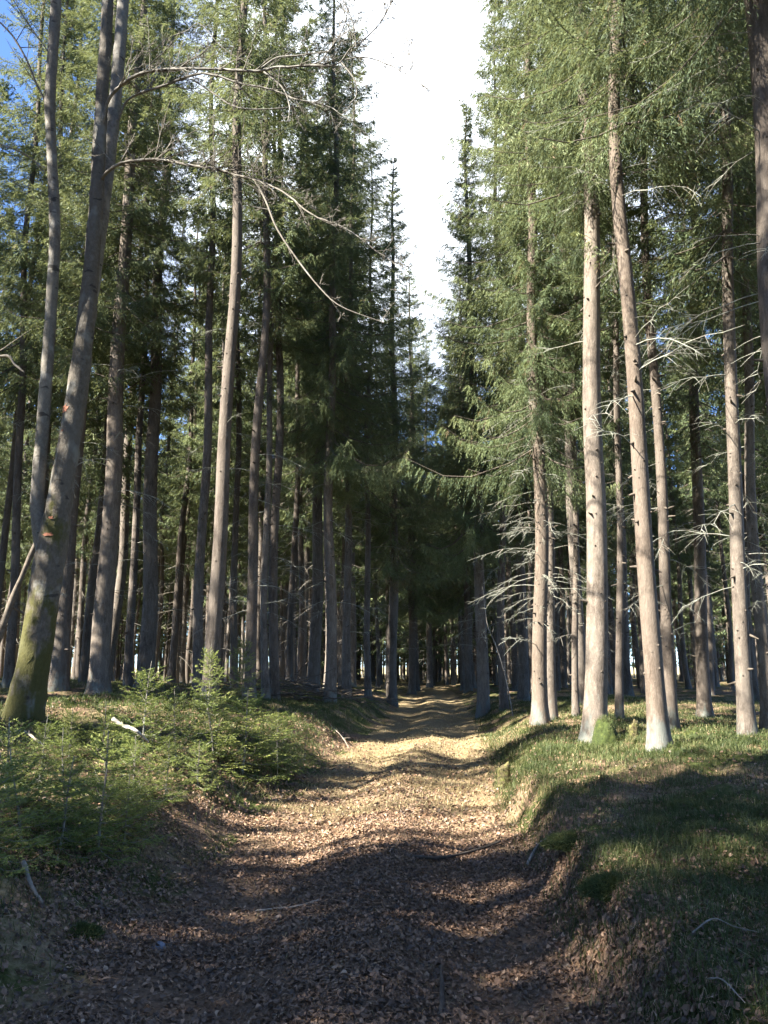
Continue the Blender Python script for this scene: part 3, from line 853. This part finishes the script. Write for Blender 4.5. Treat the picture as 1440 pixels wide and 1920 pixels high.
bough([(190, 240, 11, 0.3), (202, 190, 10, 0.2), (225, 160, 10, 0.0), (262, 137, 10, -0.2), (320, 128, 10, -0.4), (400, 127, 9, -0.6), (480, 130, 9, -0.8), (530, 120, 8, -0.9), (600, 118, 7, -1.0), (640, 117, 5, -1.1), (668, 88, 4, -1.2), (682, 72, 2.5, -1.2)],
      0, 61, 60, 48, 0.35, 0.9, 0.05, 3, [([(495, 135, 4, -0.8), (530, 165, 3.5, -0.85), (543, 200, 3, -0.9), (540, 228, 2, -0.9)], 14, 3), ([(490, 128, 4.5, -0.8), (520, 108, 4, -0.8), (560, 104, 3, -0.9), (620, 95, 2, -1)], 14, 4), ([(640, 117, 3.5, -1.1), (665, 150, 3, -1.2), (668, 180, 2.5, -1.2), (655, 195, 2, -1.2)], 12, 5),
      ([(645, 112, 3, -1.1), (690, 108, 2.6, -1.2), (750, 132, 2.2, -1.3), (805, 168, 1.6, -1.4)], 14, 12), ([(668, 88, 3, -1.2), (662, 45, 2.6, -1.3), (640, -10, 2.0, -1.4)], 12, 10), ([(670, 86, 3, -1.2), (715, 40, 2.4, -1.3), (745, -20, 1.8, -1.4)], 12, 12), ([(600, 118, 3, -1.0), (640, 60, 2.4, -1.1), (655, 10, 1.8, -1.2)], 12, 9)])
bough([(222, 225, 8, 0.7), (236, 192, 8, 0.6), (262, 176, 8, 0.5), (310, 160, 8, 0.3), (360, 143, 7.5, 0.2), (400, 142, 7, 0.1), (450, 160, 6, 0.0), (520, 175, 5.5, -0.1), (560, 190, 4.5, -0.2), (620, 205, 3, -0.3), (690, 260, 1.6, -0.4)],
      0, 62, 54, 44, 0.35, 0.8, 0.02, 3, [([(360, 148, 4, 0.2), (400, 175, 3.6, 0.2), (440, 200, 3.2, 0.1), (490, 205, 2.6, 0), (560, 200, 2, 0)], 16, 6)])
bough([(186, 345, 11, 0.3), (196, 328, 10, 0.2), (215, 314, 9, 0.1), (240, 306, 9, 0.0), (300, 304, 9, -0.2), (350, 315, 8.5, -0.4), (400, 322, 8, -0.6), (440, 335, 7.5, -0.7), (490, 348, 6.5, -0.9), (540, 372, 5.5, -1.1), (590, 412, 4.5, -1.3), (650, 430, 3.5, -1.5), (700, 465, 2.5, -1.6), (745, 500, 1.5, -1.7)],
      0, 63, 60, 70, 0.35, 0.85, 0.10, 3, [([(484, 348, 5, -0.9), (500, 380, 4.8, -0.95), (520, 430, 4.4, -1.0), (560, 490, 3.8, -1.1), (600, 540, 3.2, -1.2), (640, 575, 2.4, -1.3), (720, 605, 1.4, -1.4)], 22, 8)])
bough([(250, 95, 3, 0.7), (285, 95, 3.2, 0.5), (315, 72, 3, 0.4), (350, 60, 3, 0.3), (372, 47, 2.6, 0.2), (410, 90, 2, 0.1), (470, 130, 1.3, 0.0)], 0, 64, 18, 8, 0.3, 0.6, 0.0, 2)
bough([(90, 200, 8, -0.1), (70, 160, 7, -0.2), (45, 105, 6.5, -0.3), (15, 60, 6, -0.4), (-30, 20, 5, -0.5)], 0, 65, 18, 9, 0.3, 0.7, 0.1, 2)
bough([(80, 320, 5, -0.1), (60, 298, 4.5, -0.2), (30, 280, 4, -0.3), (-10, 268, 3, -0.4)], 0, 66, 14, 6, 0.3, 0.7, -0.1, 2)
bough([(100, 110, 5, -0.2), (65, 60, 4, -0.2), (30, 0, 3, -0.2), (10, -60, 2, -0.2)], 0, 67, 14, 8, 0.3, 0.7, 0.2, 2)
bough([(205, -20, 8, 0.4), (260, -60, 7, 0.2), (400, -120, 6, -0.4), (560, -110, 5, -0.8), (700, -40, 3.5, -1.2), (780, 60, 2, -1.4)], 0, 68, 26, 26, 0.5, 1.3, -0.35, 3)

# bare trees of the same kind outside the picture, whose twigs dapple the light
def copy_tree(o, parent=None):
    c = o.copy(); col.objects.link(c)
    if parent is not None: c.parent = parent
    for ch in list(o.children): copy_tree(ch, c)
    return c
for c_, d_, rz in [(-10.6, 12.5, 2.6), (-7.3, 12.5, 4.0), (-9.3, 19.0, 5.2), (-9.6, 10.5, 0.3)]:
    o = copy_tree(beech); p_ = SP * c_ + SD * d_
    o.location = (p_[0], p_[1], H1(p_[0], p_[1])); o.rotation_euler = (0, 0, rz)
    tag(o, 'bare broadleaved tree standing outside the picture', 'tree', 'bare trees outside the picture')

# orange forester marks, thin patches lying on the bark
def paint(py, w, h, ang0, seed):
    g = rng_of(seed)
    tz = at(100, py, YB)[2]
    i = int(np.argmin(np.abs(TQ[:, 2] - tz)))
    k = 15
    a = np.linspace(0, 2 * PI, k, endpoint=False)
    rad = g.uniform(0.3, 1.2, k)
    v = [];
    c = TQ[i]; r = TR[i] * 1.10
    vv = [(0.0, 0.0)] + [(w * 0.5 * rad[j] * math.cos(a[j]), h * 0.5 * rad[j] * math.sin(a[j])) for j in range(k)]
    for (dx, dz) in vv:
        th = ang0 + dx / r
        j = int(np.argmin(np.abs(TQ[:, 2] - (c[2] + dz))))
        cc = np.array([np.interp(c[2] + dz, TQ[:, 2], TQ[:, q]) for q in range(3)])
        rr_ = np.interp(c[2] + dz, TQ[:, 2], TR) * 1.06 + 0.004
        v.append(cc + rr_ * np.array([math.sin(th), -math.cos(th), 0]))
    f = [(0, 1 + j, 1 + (j + 1) % k) for j in range(k)]
    b = MB(); b.add(np.array(v) - bo, np.array(f), 0, None, True)
    b.build('paint_mark', [M['paint']], beech)
paint(760, 0.15, 0.14, -0.55, 1)
paint(800, 0.06, 0.05, -0.35, 2)
paint(972, 0.10, 0.05, 0.0, 3)
paint(1000, 0.14, 0.06, 0.0, 4)

# ------------------------------------------------------------------ young spruces on the left bank
YOUNG = []
for k in range(5):
    hh = [1.15, 1.0, 1.3, 0.85, 1.1][k]
    b = MB()
    g = rng_of(600 + k)
    crown_mb(600 + k, hh, 0.08, [0.62, 0.6, 0.66, 0.55, 0.7][k], [48, 42, 48, 36, 48][k], sp=0.036, nb=13, bl=0.034, bw=0.0095, droop=0.12, shape=0.7, low=0.9, inner=0.05, b=b, m_needle=0, m_wood=1, wood_r=0.007, up=0.28, brown=0.01, top_t=0.95, whorl=6)
    c = b.mesh('crown', [M['young'], M['deadwood']])
    z = np.linspace(-0.1, hh * 1.08, 8)
    tb = MB(); v, f = tubes(np.stack([0.01 * np.sin(z * 5), 0.01 * np.cos(z * 4), z], -1), np.linspace(0.016, 0.004, 8), 6); tb.add(v, f, 0, None, True)
    YOUNG.append((c, tb.mesh('trunk', [M['deadwood']]), hh))

def young(px, py, hgt, label, seed, group=None, wide=1.0, base=None):
    g = rng_of(seed)
    P = ground_hit(px, py) if base is None else np.array(base)
    z = H1(P[0], P[1])
    c, t, hh = YOUNG[seed % 5]
    root = empty('young_spruce', (P[0], P[1], z - 0.02))
    s = hgt / hh
    root.rotation_euler = (g.normal() * 0.06, g.normal() * 0.06, g.uniform(0, 6.28))
    root.scale = (s * wide, s * wide, s)
    tag(root, label, 'young tree', group)
    link('trunk', t, root); link('crown', c, root)
    return root
young(262, 1432, 1.02, 'bright sunlit young spruce with pale leader beside the white broken branch', 10)
young(455, 1452, 1.02, 'broadest sunlit young spruce at the edge of the bank above the track', 12, None, 1.6)
young(330, 1425, 0.75, 'small sunlit young spruce between the bright one and the broadest one', 11)
young(520, 1445, 0.8, 'young spruce leaning over the track edge right beside the broadest one', 14, None, 1.25)
young(400, 1420, 0.85, 'sunlit young spruce just behind the broadest one', 13)
young(570, 1425, 0.6, 'low dark young spruce nearest the grass of the left verge', 15)
young(455, 1330, 1.45, 'taller thin young spruce in front of the brown bent trunk', 17, None, 0.7)
young(388, 1345, 1.2, 'shaded young spruce at the foot of the tall smooth grey trunk', 16, None, 0.7)
young(195, 1420, 0.6, 'little young spruce behind the white broken branch', 18)
young(130, 1420, 0.55, 'little shaded young spruce at the foot of the forked mossy tree', 19)
for k, (px, py, hg) in enumerate([(70, 1480, 0.6), (15, 1520, 0.6), (120, 1530, 0.62), (190, 1520, 0.62), (250, 1520, 0.58), (310, 1500, 0.5), (40, 1590, 0.62), (110, 1610, 0.6), (180, 1600, 0.55), (235, 1580, 0.5), (-30, 1620, 0.6), (370, 1480, 0.45)]):
    young(px, py, hg, 'low dark shaded young spruce in the thicket on the near left bank', 20 + k, 'young spruces of the shaded thicket', 1.25)

# ------------------------------------------------------------------ leaf litter, grass
def scatter(n, seed, y0, y1, dens, p=1.0, xm=0.62):
    g = rng_of(seed)
    y = y0 + (y1 - y0) * g.uniform(size=n) ** p
    x = g.uniform(-1, 1, n) * (xm * y + 0.5)
    k = g.uniform(size=n) < dens(x, y)
    return x[k], y[k], g

def leaf_dens(x, y):
    u = x - path_c(y)
    d = np.where(np.abs(u) < 1.5, 1.0, np.where(u > 0, 0.5 - 0.32 * sstep(4.2, 5.5, y), 0.8))
    d = d * (1 - 0.75 * sstep(8, 13, y) * (np.abs(u) < 1.5))
    return d * np.clip(0.25 + 1.1 * np.clip(1.7 * fbm(x * 1.4, y * 1.4, 44, 3) + 0.55, 0, 1), 0, 1)

def normals(x, y):
    e = 0.04
    dx = (height(x + e, y) - height(x - e, y)) / (2 * e); dy = (height(x, y + e) - height(x, y - e)) / (2 * e)
    return nrm(np.stack([-dx, -dy, np.ones_like(x)], -1))

def leaves(x, y, g, size, b):
    n = len(x)
    z = height(x, y) + g.uniform(0.0, 0.022, n)
    Nn = nrm(normals(x, y) + 0.38 * g.normal(size=(n, 3)))
    a = g.uniform(0, 6.28, n)
    D = nrm(np.cross(Nn, np.stack([np.cos(a), np.sin(a), np.zeros(n)], -1)))
    S = np.cross(D, Nn)
    L = size * g.uniform(0.6, 1.35, n); W = L * g.uniform(0.34, 0.85, n)
    cur = g.uniform(-0.35, 0.6, n)[:, None] * L[:, None]
    fold = g.uniform(0.0, 0.5, n)[:, None] * W[:, None]
    C = np.stack([x, y, z], -1)
    L = L[:, None]; W = W[:, None]
    p = [C - D * L * 0.5 + Nn * cur * 0.5,                                   # stalk end
         C - D * L * 0.12 + S * W * 0.5 + Nn * fold, C + D * L * 0.22 + S * W * 0.42 + Nn * (fold + cur * 0.2),
         C + D * L * 0.5 + Nn * cur * 0.9,                                  # tip
         C + D * L * 0.22 - S * W * 0.42 + Nn * (fold + cur * 0.2), C - D * L * 0.12 - S * W * 0.5 + Nn * fold,
         C - D * L * 0.12, C + D * L * 0.22 + Nn * cur * 0.2]
    Vv = np.stack(p, 1).reshape(-1, 3)
    i = np.arange(n)[:, None] * 8
    Fq_ = np.concatenate([i + np.array([[6, 1, 2, 7]]), i + np.array([[5, 6, 7, 4]])])
    Ft = np.concatenate([i + np.array([[0, 1, 6]]), i + np.array([[0, 6, 5]]), i + np.array([[7, 2, 3]]), i + np.array([[4, 7, 3]])])
    t = np.clip(g.beta(1.6, 2.2, n) + 0.0, 0, 1)
    b.add(Vv, Fq_, 0, np.repeat(t, 8))
    base = b.n - len(Vv)
    b.f.append((Ft + base, 0, False))
b = MB()
x, y, g = scatter(150000, 71, 2.6, 8.5, leaf_dens, 0.8); leaves(x, y, g, 0.029, b)
x, y, g = scatter(16000, 73, 2.6, 8.5, leaf_dens, 0.8); leaves(x, y, g, 0.040, b)
# needles, stalks and bits of twig among the leaves
x, y, g = scatter(110000, 74, 2.6, 9, leaf_dens, 0.8)
n_ = len(x); a_ = g.uniform(0, 6.28, n_); nn = normals(x, y)
D_ = nrm(np.cross(nn, np.stack([np.cos(a_), np.sin(a_), np.zeros(n_)], -1)) + 0.2 * g.normal(size=(n_, 3)))
v, f = blades(np.stack([x, y, height(x, y) + g.uniform(0.004, 0.03, n_)], -1), D_, np.cross(D_, nn), g.uniform(0.02, 0.09, n_), g.uniform(0.0015, 0.004, n_))
b.add(v, f, 0, np.repeat(g.uniform(0.1, 1, n_) ** 1.2, 4))
x, y, g = scatter(85000, 72, 8.5, 18, leaf_dens); leaves(x, y, g, 0.046, b)
tag(b.build('leaf_litter', [M['leaf']]), kind='stuff')

def grass(x, y, g, hmin, hmax, w, b, lean=0.6):
    n = len(x)
    z = height(x, y) - 0.005
    a = g.uniform(0, 6.28, n); hgt = g.uniform(hmin, hmax, n)
    dirv = np.stack([np.cos(a), np.sin(a), np.zeros(n)], -1); sd = np.stack([-np.sin(a), np.cos(a), np.zeros(n)], -1)
    C = np.stack([x, y, z], -1); ln = (lean * g.uniform(0.2, 1.3, n))[:, None]
    h = hgt[:, None]; up = np.array([0, 0, 1.0])
    p = [C - sd * w / 2, C + sd * w / 2, C + dirv * h * ln * 0.45 + up * h * 0.62 + sd * w * 0.42, C + dirv * h * ln * 0.45 + up * h * 0.62 - sd * w * 0.42, C + dirv * h * ln * 1.15 + up * h * (1.02 - 0.35 * ln)]
    Vv = np.stack(p, 1).reshape(-1, 3); i = np.arange(n)[:, None] * 5
    t = np.clip(0.45 + 0.25 * g.normal(size=n) + 0.5 * vnoise(x * 2, y * 2, 5), 0, 1)
    b.add(Vv, i + np.array([[0, 1, 2, 3]]), 0, np.repeat(t, 5))
    b.f.append((i + np.array([[3, 2, 4]]) + b.n - len(Vv), 0, False))

def grass_dens(x, y):
    u = x - path_c(y)
    m = np.clip(fbm(x * 0.8, y * 0.8, 52, 3) * 1.5 + 0.95, 0, 1)
    rt = sstep(1.08, 1.5, u) * (1 - 0.75 * sstep(6.0, 9.0, u)) * (0.5 + 0.5 * sstep(4.0, 5.2, y))
    lf = sstep(1.5, 2.2, -u) * (1 - 0.7 * sstep(5, 8, -u)) * (0.25 + 0.75 * sstep(9, 11, y))
    return np.clip(rt + lf, 0, 1) * m ** 1.5
b = MB()
x, y, g = scatter(330000, 81, 3.0, 12, grass_dens); grass(x, y, g, 0.03, 0.11, 0.0045, b, 0.9)
x, y, g = scatter(220000, 82, 9, 28, grass_dens); grass(x, y, g, 0.04, 0.14, 0.009, b, 0.9)
tag(b.build('green_grass', [M['grass']]), kind='stuff')

def straw_dens(x, y):
    u = x - path_c(y)
    m = np.clip(fbm(x * 1.1, y * 1.1, 62, 3) * 1.5 + 0.5, 0, 1)
    pth = (np.abs(u) < 1.5) * (0.12 + 0.7 * sstep(6.0, 10, y))
    rt = (u >= 1.3) * (1 - 0.6 * sstep(7, 12, u)) * (0.15 + 0.6 * sstep(10, 13, y))
    lf = (u <= -1.4) * 0.18
    return np.clip(pth + rt + lf, 0, 1) * m
b = MB()
x, y, g = scatter(150000, 83, 3.0, 12, straw_dens); grass(x, y, g, 0.02, 0.06, 0.0035, b, 1.7)
x, y, g = scatter(300000, 84, 9, 34, straw_dens); grass(x, y, g, 0.025, 0.08, 0.007, b, 1.7)
tag(b.build('dry_grass', [M['straw']]), kind='stuff')

# ------------------------------------------------------------------ small things on the ground
def rod(name, pts, r0, r1, mt, label, cat, seed=0, k=7, twigs_n=0, smooth=18):
    """a stick through 3-D points"""
    P = np.array(pts, float); g = rng_of(seed)
    Q, rr = smooth_line(P, np.linspace(r0, r1, len(P)), smooth)
    Q = Q + np.cumsum(g.normal(size=Q.shape) * r0 * 0.12, 0) * 0.5
    o3 = Q[0].copy()
    b = MB()
    v, f = tubes(Q - o3, rr * (1 + 0.12 * g.normal(size=len(rr))), k); b.add(v, f, 0, None, True)
    # end caps
    for e, rng_ in ((0, range(k)), (len(Q) - 1, range(k))):
        base = e * k
        b.f.append((np.array([[base + j for j in (range(k) if e else reversed(range(k)))]]), 0, False))
    for j in range(twigs_n):
        q = g.uniform(0.2, 0.95); B = np.array([np.interp(q, np.linspace(0, 1, len(Q)), Q[:, c]) for c in range(3)]) - o3
        d = nrm(g.normal(size=3) + nrm(Q[-1] - Q[0])); l = g.uniform(0.1, 0.35) * np.linalg.norm(Q[-1] - Q[0]) * 0.5
        t = np.linspace(0, 1, 4)[:, None]
        v, f = tubes(B + d * l * t, r1 * np.linspace(0.8, 0.25, 4), 4); b.add(v, f, 0, None, True)
    o = b.build(name, [M[mt]]); o.location = o3
    return tag(o, label, cat)

def on(px, py, dz=0.02):
    p = ground_hit(px, py); return np.array([p[0], p[1], H1(p[0], p[1]) + dz])
rod('stick', [on(772, 1614), on(830, 1614, 0.03), on(890, 1602, 0.03), on(940, 1590, 0.05)], 0.016, 0.010, 'dark_stick', 'long dark curved stick lying across the right rut', 'stick', 1)
rod('stick', [on(40, 1655, 0.10), on(58, 1680, 0.05), on(80, 1712, 0.02)], 0.014, 0.010, 'stick', 'short pale stick poking out of leaves on the near left bank', 'stick', 2)
rod('stick', [on(988, 1628), on(1005, 1605, 0.05), on(1030, 1585, 0.06)], 0.014, 0.009, 'stick', 'short grey stick against the foot of the right bank', 'stick', 3)
rod('stick', [on(826, 1920, 0.015), on(828, 1880, 0.02), on(826, 1820, 0.02)], 0.016, 0.010, 'dark_stick', 'dark straight stick pointing up the track at the bottom', 'stick', 4)
rod('stick', [on(1300, 1770, 0.05), on(1340, 1755, 0.07), on(1380, 1765, 0.05), on(1430, 1775, 0.04)], 0.0042, 0.002, 'stick', 'thin bleached twig lying on the right bank edge', 'stick', 5, 5, 3)
rod('stick', [on(1330, 1870, 0.05), on(1360, 1890, 0.07), on(1400, 1915, 0.05)], 0.004, 0.002, 'stick', 'thin pale twig in the bottom corner of the right bank', 'stick', 6, 5, 2)
rod('stick', [on(600, 1698, 0.02), on(560, 1706, 0.02), on(480, 1715, 0.02)], 0.010, 0.006, 'stick', 'thin brown stick among leaves in the middle of the track', 'stick', 7, 5, 1)
rod('stick', [on(620, 1365, 0.05), on(640, 1390, 0.10), on(655, 1405, 0.02)], 0.010, 0.006, 'stick', 'pale twig leaning down the grassy left verge', 'stick', 8, 5, 2)
rod('broken_branch', [on(275, 1440, 0.26), on(250, 1440, 0.36), on(226, 1438, 0.42), on(206, 1436, 0.50)], 0.013, 0.021, 'pale_wood', 'bleached white broken branch sticking up among the young spruces', 'branch', 9, 9, 2)
rod('broken_branch', [on(0, 1400, 0.05), on(40, 1392, 0.12), on(85, 1408, 0.04)], 0.025, 0.014, 'stick', 'grey fallen branch at the foot of the forked mossy tree', 'branch', 10, 7, 4)
pb = on(962, 1342, 0.0)
rod('leaning_pole', [pb, at(948, 1270, pb[1] + 0.2), at(930, 1210, pb[1] + 0.35), at(914, 1170, pb[1] + 0.5), at(905, 1100, pb[1] + 0.6)], 0.018, 0.009, 'stick', 'thin bare dead pole leaning against the brown spruce by the far track', 'pole', 11, 7, 5)
lp = on(-60, 1330, 0.0)
rod('leaning_pole', [lp, at(-10, 1210, lp[1]), at(28, 1110, lp[1]), at(62, 1030, lp[1]), at(85, 960, lp[1])], 0.06, 0.03, 'dark_stick', 'grey dead stem leaning behind the forked mossy tree', 'pole', 12, 9, 3)
# pale branch end reaching in from the left, growing on a shrub whose stem is out of the picture
sp0 = at(-160, 1330, 7.2); sp0[2] = H1(sp0[0], sp0[1])
rod('dead_sapling', [sp0, at(-150, 1000, 7.2), at(-100, 720, 7.2), at(0, 668, 7.0), at(24, 684, 6.95), at(42, 698, 6.9)], 0.025, 0.008, 'deadwood', 'pale broken sapling top bent in at the left picture edge', 'sapling', 13, 6, 2, 26)

# brush pile
bc = on(545, 1312, 0.0)
bp = empty('brush_pile', bc)
tag(bp, 'heap of dark dead branches under the spruces left of the track', 'brush pile')
b = MB(); g = rng_of(31)
for j in range(90):
    a = g.normal() * 0.5 + (0 if g.uniform() < 0.7 else PI / 2); L = g.uniform(0.8, 2.6)
    c = np.array([g.normal() * 1.0, g.normal() * 0.6, 0]); c[2] = g.uniform(0.02, 0.65) * math.exp(-(c[0] / 1.6) ** 2)
    d = np.array([math.cos(a), math.sin(a) * 0.6, g.normal() * 0.16])
    t = np.linspace(-0.5, 0.5, 6)[:, None]
    P = c + d * L * t + g.normal(size=(6, 3)) * 0.03
    P[:, 2] = np.maximum(P[:, 2], -0.05)
    v, f = tubes(P, g.uniform(0.008, 0.024) * np.linspace(1, 0.4, 6), 5); b.add(v, f, 0, None, True)
b.build('branch_heap', [M['dark_stick']], bp)

# stumps and mossy things
def lump(name, P, sx, sy, sz, mt, label, cat, seed, fuzz=0, flat=0.0, taper=0.0):
    g = rng_of(seed); b = MB()
    nu, nv = 22, 12
    th = np.arange(nu) * 2 * PI / nu; ph = np.linspace(-0.35, PI / 2, nv)
    T, Pp = np.meshgrid(th, ph)
    X = np.cos(Pp) * np.cos(T); Yy = np.cos(Pp) * np.sin(T); Z = np.sin(Pp)
    q = 1 + 0.30 * fbm(X * 1.6 + seed, Yy * 1.6 + Z * 1.3, seed, 3) + 0.10 * fbm(X * 6, Yy * 6 + Z * 5, seed + 1, 2)
    if taper: q = q * (1 + taper * (1 - Z))
    Vv = np.stack([X * q * sx, Yy * q * sy, (np.minimum(Z, 1 - flat) / (1 - flat)) * q * sz], -1).reshape(-1, 3)
    i = np.arange(nv - 1)[:, None] * nu; qq = np.arange(nu)[None]; q2 = (qq + 1) % nu
    b.add(Vv, np.stack([i + qq, i + q2, i + nu + q2, i + nu + qq], -1).reshape(-1, 4), 0, None, True)
    mats = [M[mt]]
    if fuzz:
        k = g.integers(nu, len(Vv), fuzz); B = Vv[k]; D = nrm(nrm(B) + 0.5 * g.normal(size=B.shape))
        v, f = blades(B + 0.01 * g.normal(size=B.shape) * np.array([sx, sy, sz]) * 8, D, nrm(np.cross(D, g.normal(size=B.shape))), g.uniform(0.012, 0.045, fuzz), g.uniform(0.003, 0.006, fuzz))
        b.add(v, f, 1, g.uniform(0.3, 0.95, fuzz)); mats.append(M['grass'])
    o = b.build(name, mats); o.location = P
    return tag(o, label, cat)
def stump(px, py, r, hgt, label, seed):
    P = on(px, py, 0); g = rng_of(seed)
    b = MB(); k = 18; th = np.arange(k) * 2 * PI / k
    z = np.array([-0.12, 0, 0.06, 0.15, 0.3, 0.55, 0.8, 1.0])
    top = 1 + 0.30 * np.sin(th + 2.6) + 0.08 * g.normal(size=k)
    rad = r * (1 + 0.75 * np.exp(-np.maximum(z, 0) / 0.22)[:, None] * (1 + 0.35 * np.sin(th * 3 + seed)[None]) * 0.7 + 0.13 * g.normal(size=(len(z), k)))
    zz = hgt * z[:, None] * np.where(z[:, None] > 0.7, top[None], 1.0)
    Vv = np.stack([rad * np.cos(th), rad * np.sin(th), zz], -1).reshape(-1, 3)
    i = np.arange(len(z) - 1)[:, None] * k; q = np.arange(k)[None]; q2 = (q + 1) % k
    b.add(Vv, np.stack([i + q, i + q2, i + k + q2, i + k + q], -1).reshape(-1, 4), 0, None, True)
    last = (len(z) - 1) * k
    cpt = np.array([[0.02, 0.01, hgt * 0.72]]); n0 = b.n
    b.v.append(cpt); b.t.append(np.array([0.5])); b.n += 1
    b.f.append((np.array([[last + j, last + (j + 1) % k, n0] for j in range(k)]), 0, False))
    root = empty('tree_stump', P); tag(root, label, 'stump')
    b.build('stump_wood', [M['stump']], root)
    m = MB(); nf = 2600
    kk = g.integers(0, len(Vv) - k, nf); B = Vv[kk] + 0.015 * g.normal(size=(nf, 3)); D = nrm(nrm(B * np.array([1, 1, 0.2])) + 0.6 * g.normal(size=B.shape))
    v, f = blades(B, D, nrm(np.cross(D, g.normal(size=B.shape))), g.uniform(0.012, 0.03, nf), g.uniform(0.004, 0.007, nf)); m.add(v, f, 0, g.uniform(0.3, 1.0, nf))
    m.build('moss_tuft', [M['grass']], root)
stump(945, 1480, 0.075, 0.27, 'small broken mossy stump at the lip of the right bank', 3)
stump(1190, 1392, 0.06, 0.22, 'tiny mossy stump between the stout and leaning spruces', 5)
lump('mossy_root', on(1138, 1398, -0.02), 0.13, 0.16, 0.40, 'moss', 'green mossy root hump against the stout brown spruce', 'root', 4, 2500, 0, 0.55)
lump('moss_cushion', on(1150, 1660, -0.03), 0.17, 0.12, 0.07, 'moss', 'green moss cushion hanging over the near right bank edge', 'moss', 6, 6000)
lump('moss_cushion', on(1075, 1580, -0.03), 0.20, 0.12, 0.06, 'moss', 'dark moss cushion on the right bank beyond the nearest one', 'moss', 7, 6000)
lump('moss_cushion', on(150, 1745, -0.03), 0.10, 0.09, 0.045, 'moss', 'small moss cushion among orange leaves at the near left', 'moss', 8, 3000)
lump('stone', on(297, 1778, -0.012), 0.045, 0.038, 0.045, 'stone', 'small blue grey stone lying on the leaves of the track', 'stone', 10)

print('objects', len(bpy.data.objects), 'verts', sum(len(m.vertices) for m in bpy.data.meshes))
